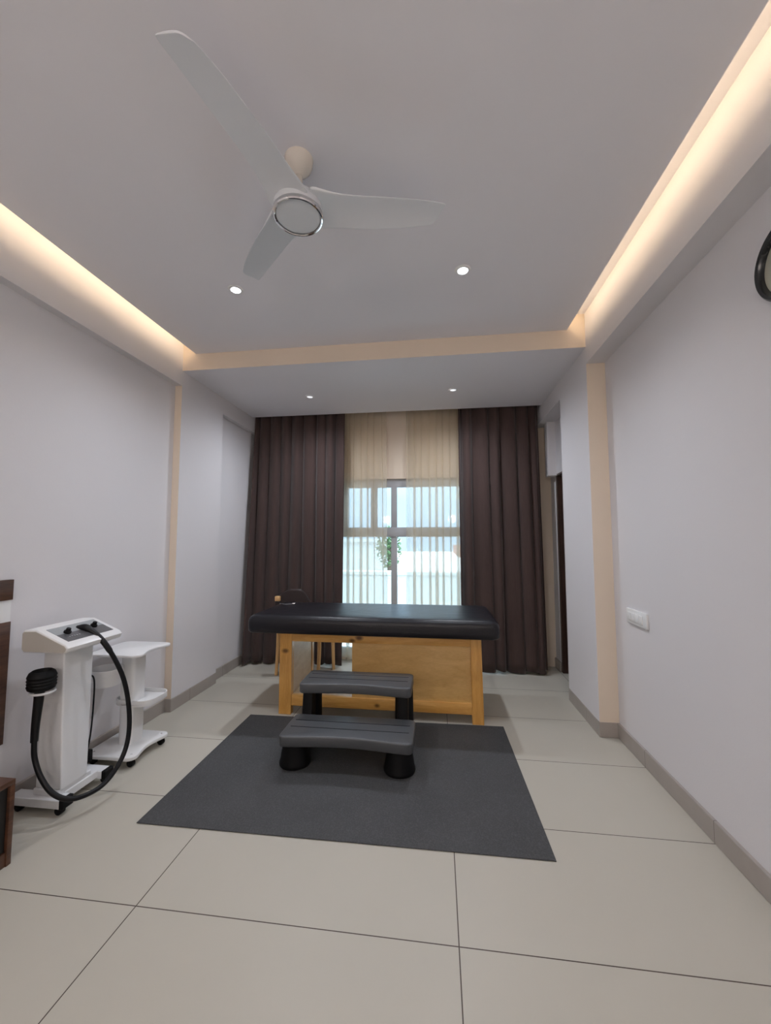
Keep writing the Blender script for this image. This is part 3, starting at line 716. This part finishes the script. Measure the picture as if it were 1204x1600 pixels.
# ------------------------------------------------------------------ trolley
ct = thing('utility_trolley', 'white plastic utility trolley on casters behind the massage machine', 'trolley', (-1.98, 2.44, 0))
bm = B(); prism(bm, outline(-2.145, -1.795, 2.262, 2.595, .05, 6, .035), 'Z', .644, .660, .005, 2); obj('top_shelf', bm, M['white_plastic'], ct)
bm = B(); prism(bm, outline(-2.135, -1.800, 2.255, 2.605, .045, 6, .030), 'Z', .048, .070, .006, 2); bs = obj('base', bm, M['white_plastic'], ct)
bm = B(); prism(bm, outline(-2.02, -1.925, 2.395, 2.515, .022, 5), 'Z', .066, .648); obj('column', bm, M['white_plastic'], ct)
ol = outline(-2.06, -1.80, 2.375, 2.605, .075, 7)
bm = B(); prism(bm, ol, 'Z', .312, .326, .003, 1); sh = obj('lower_shelf', bm, M['white_plastic'], ct)
bm = B(); loop = [(x, y, .368) for x, y in ol] + [(ol[0][0], ol[0][1], .368)]; n = len(ol)
V = []
cx, cyy = -1.93, 2.49
for (x, y) in ol:
    ix, iy = cx + (x - cx) * .955, cyy + (y - cyy) * .955
    V.append([bm.verts.new(v) for v in ((x, y, .320), (x, y, .348), (ix, iy, .348), (ix, iy, .320))])
fs = []
for i in range(n):
    a, b = V[i], V[(i + 1) % n]
    for k in range(4): fs.append(bm.faces.new((a[k], a[(k + 1) % 4], b[(k + 1) % 4], b[k])))
bmesh.ops.recalc_face_normals(bm, faces=fs)
obj('shelf_rim', bm, M['white_plastic'], sh)
bm = B(); lathe(bm, [(0, .47), (.078, .47), (.080, .475), (.088, .565), (.090, .569), (.086, .569), (.076, .482), (0, .482)], -2.035, 2.305, 40); obj('cup_holder', bm, M['white_plastic'], ct)
bm = B(); box(bm, -2.03, -1.99, 2.37, 2.40, .48, .54, .004, 1); obj('cup_bracket', bm, M['white_plastic'], ct)
for x, y in ((-1.84, 2.30), (-1.84, 2.565), (-2.09, 2.30), (-2.09, 2.565)):
    bm = B(); tube(bm, [(x, y - .014, .021), (x, y - .011, .021), (x, y + .011, .021), (x, y + .014, .021)], [.016, .021, .021, .016], 18); box(bm, x - .008, x + .008, y - .017, y + .017, .021, .050, .002, 1)
    obj('caster', bm, M['blackp'], ct)
    bm = B(); lathe(bm, [(0, .0725), (.006, .072), (.007, .069), (0, .069)], x, y, 12); obj('screw', bm, M['silver'], bs)

# ------------------------------------------------------------------ outside
bm = B(); box(bm, -30, 30, YW + .2, 60, -.35, -.25); o = obj('ground', bm, M['ground'], None, 0); o['kind'] = 'structure'
bm = B(); box(bm, -9, 9, 8.6, 8.8, -.26, .62, .01, 1); box(bm, -9, 9, 8.56, 8.84, .62, .70, .01, 1)
tag(obj('boundary_wall', bm, M['render_wall'], None, 0), 'low cream boundary wall outside the window', 'wall')
hs = thing('neighbour_house', 'pale house with terracotta band seen through the right sheer curtain', 'house', (3.2, 16, -.25))
bm = B(); box(bm, 1.1, 6.5, 15, 20, -.25, 3.4); obj('house_wall', bm, M['render_wall'], hs, 0)
bm = B(); box(bm, .75, 6.7, 14.75, 20.2, .75, 1.15); obj('terracotta_band', bm, M['terracotta'], hs, 0)
bm = B(); box(bm, .9, 6.7, 14.8, 20.2, 3.4, 3.6); obj('roof_slab', bm, M['render_wall'], hs, 0)
for x in (1.5, 2.9):
    bm = B(); box(bm, x, x + .8, 14.97, 15.05, 1.6, 2.8); obj('house_window', bm, M['dark_glass'], hs, 0)
def tree(x, y, z, r, h, seed, label):
    rnd = random.Random(seed)
    t = thing('tree', label, 'tree', (x, y, -.25), 'trees outside the window')
    bm = B(); tube(bm, [(x, y, -.25), (x + .05, y, z - r * .8), (x, y, z)], [.12, .09, .05], 8); obj('trunk', bm, M['bark'], t)
    bm = B()
    for k in range(520):
        v = Vector((rnd.gauss(0, 1), rnd.gauss(0, 1), rnd.gauss(0, 1))).normalized() * (rnd.random() ** .4)
        c = Vector((x + v.x * r, y + v.y * r, z + v.z * h)); s = rnd.uniform(.10, .22) * r
        a = Vector((rnd.gauss(0, 1), rnd.gauss(0, 1), rnd.gauss(0, 1))).normalized(); b = a.orthogonal().normalized()
        q = [bm.verts.new(c + a * s), bm.verts.new(c + b * s * .55), bm.verts.new(c - a * s), bm.verts.new(c - b * s * .55)]
        bm.faces.new(q)
    obj('foliage', bm, M['leaf'], t, 0)
tree(-1.62, 13.5, 1.15, .42, .75, 2, 'leafy green tree beyond the boundary wall, seen through the gap between sheers')
hs = thing('neighbour_house', 'long pale low house seen through the left sheer curtain', 'house', (-6, 18, -.25))
bm = B(); box(bm, -11, -2.15, 17, 22, -.25, 1.30); obj('house_wall', bm, M['render_wall'], hs, 0)
bm = B(); box(bm, -11.2, -2.0, 16.8, 22.2, 1.30, 1.44); obj('roof_slab', bm, M['render_wall'], hs, 0)

# ------------------------------------------------------------------ light
W = bpy.data.worlds.new('sky'); S.world = W; W.use_nodes = True; nt = W.node_tree
bg = nt.nodes['Background']
tc = nd(nt, 'ShaderNodeTexCoord'); sp = nd(nt, 'ShaderNodeSeparateXYZ'); nt.links.new(tc.outputs['Generated'], sp.inputs[0])
cr = nd(nt, 'ShaderNodeValToRGB')
cr.color_ramp.elements[0].position = 0.10; cr.color_ramp.elements[0].color = (0.19, 0.25, 0.31, 1)
cr.color_ramp.elements[1].position = 0.55; cr.color_ramp.elements[1].color = (0.72, 0.86, 1.0, 1)
nt.links.new(sp.outputs[2], cr.inputs[0]); nt.links.new(cr.outputs[0], bg.inputs[0]); bg.inputs[1].default_value = 6.0
sun = bpy.data.lights.new('sun', 'SUN'); sun.energy = 7.5; sun.angle = .02; sun.color = (1, .96, .9)
so = bpy.data.objects.new('sun', sun); C.objects.link(so); so.rotation_euler = Vector((-.60, .06, -.80)).to_track_quat('-Z', 'Y').to_euler()
pt = bpy.data.lights.new('window_portal', 'AREA'); pt.shape = 'RECTANGLE'; pt.size = WX1 - WX0; pt.size_y = WZ1 - WZ0
po = bpy.data.objects.new('window_portal', pt); C.objects.link(po); po.location = ((WX0 + WX1) / 2, YW + .17, (WZ0 + WZ1) / 2); po.rotation_euler = (-PI / 2, 0, 0)
pt.cycles.is_portal = True

# ------------------------------------------------------------------ camera
R = ((0.991725511, 0.128372722, -0.000976882), (-0.0101326841, 0.0706883267, -0.997446986), (-0.12797593, 0.98920352, 0.0714041772))
cam = bpy.data.cameras.new('camera'); co = bpy.data.objects.new('camera', cam); C.objects.link(co)
cam.sensor_fit = 'VERTICAL'; cam.sensor_height = 24.0; cam.lens = 628.335 / 1600 * 24.0; cam.clip_start = .02; cam.clip_end = 200
co.matrix_world = Matrix(((R[0][0], -R[1][0], -R[2][0], 0), (R[0][1], -R[1][1], -R[2][1], 0), (R[0][2], -R[1][2], -R[2][2], 1.35), (0, 0, 0, 1)))
S.camera = co
vs = S.view_settings; vs.view_transform = 'Standard'; vs.look = 'None'; vs.exposure = -0.05; vs.gamma = 1.0; vs.use_curve_mapping = False
S.cycles.max_bounces = 8; S.cycles.diffuse_bounces = 5; S.cycles.transparent_max_bounces = 16; S.cycles.sample_clamp_indirect = 6.0
S.cycles.caustics_reflective = False; S.cycles.caustics_refractive = False
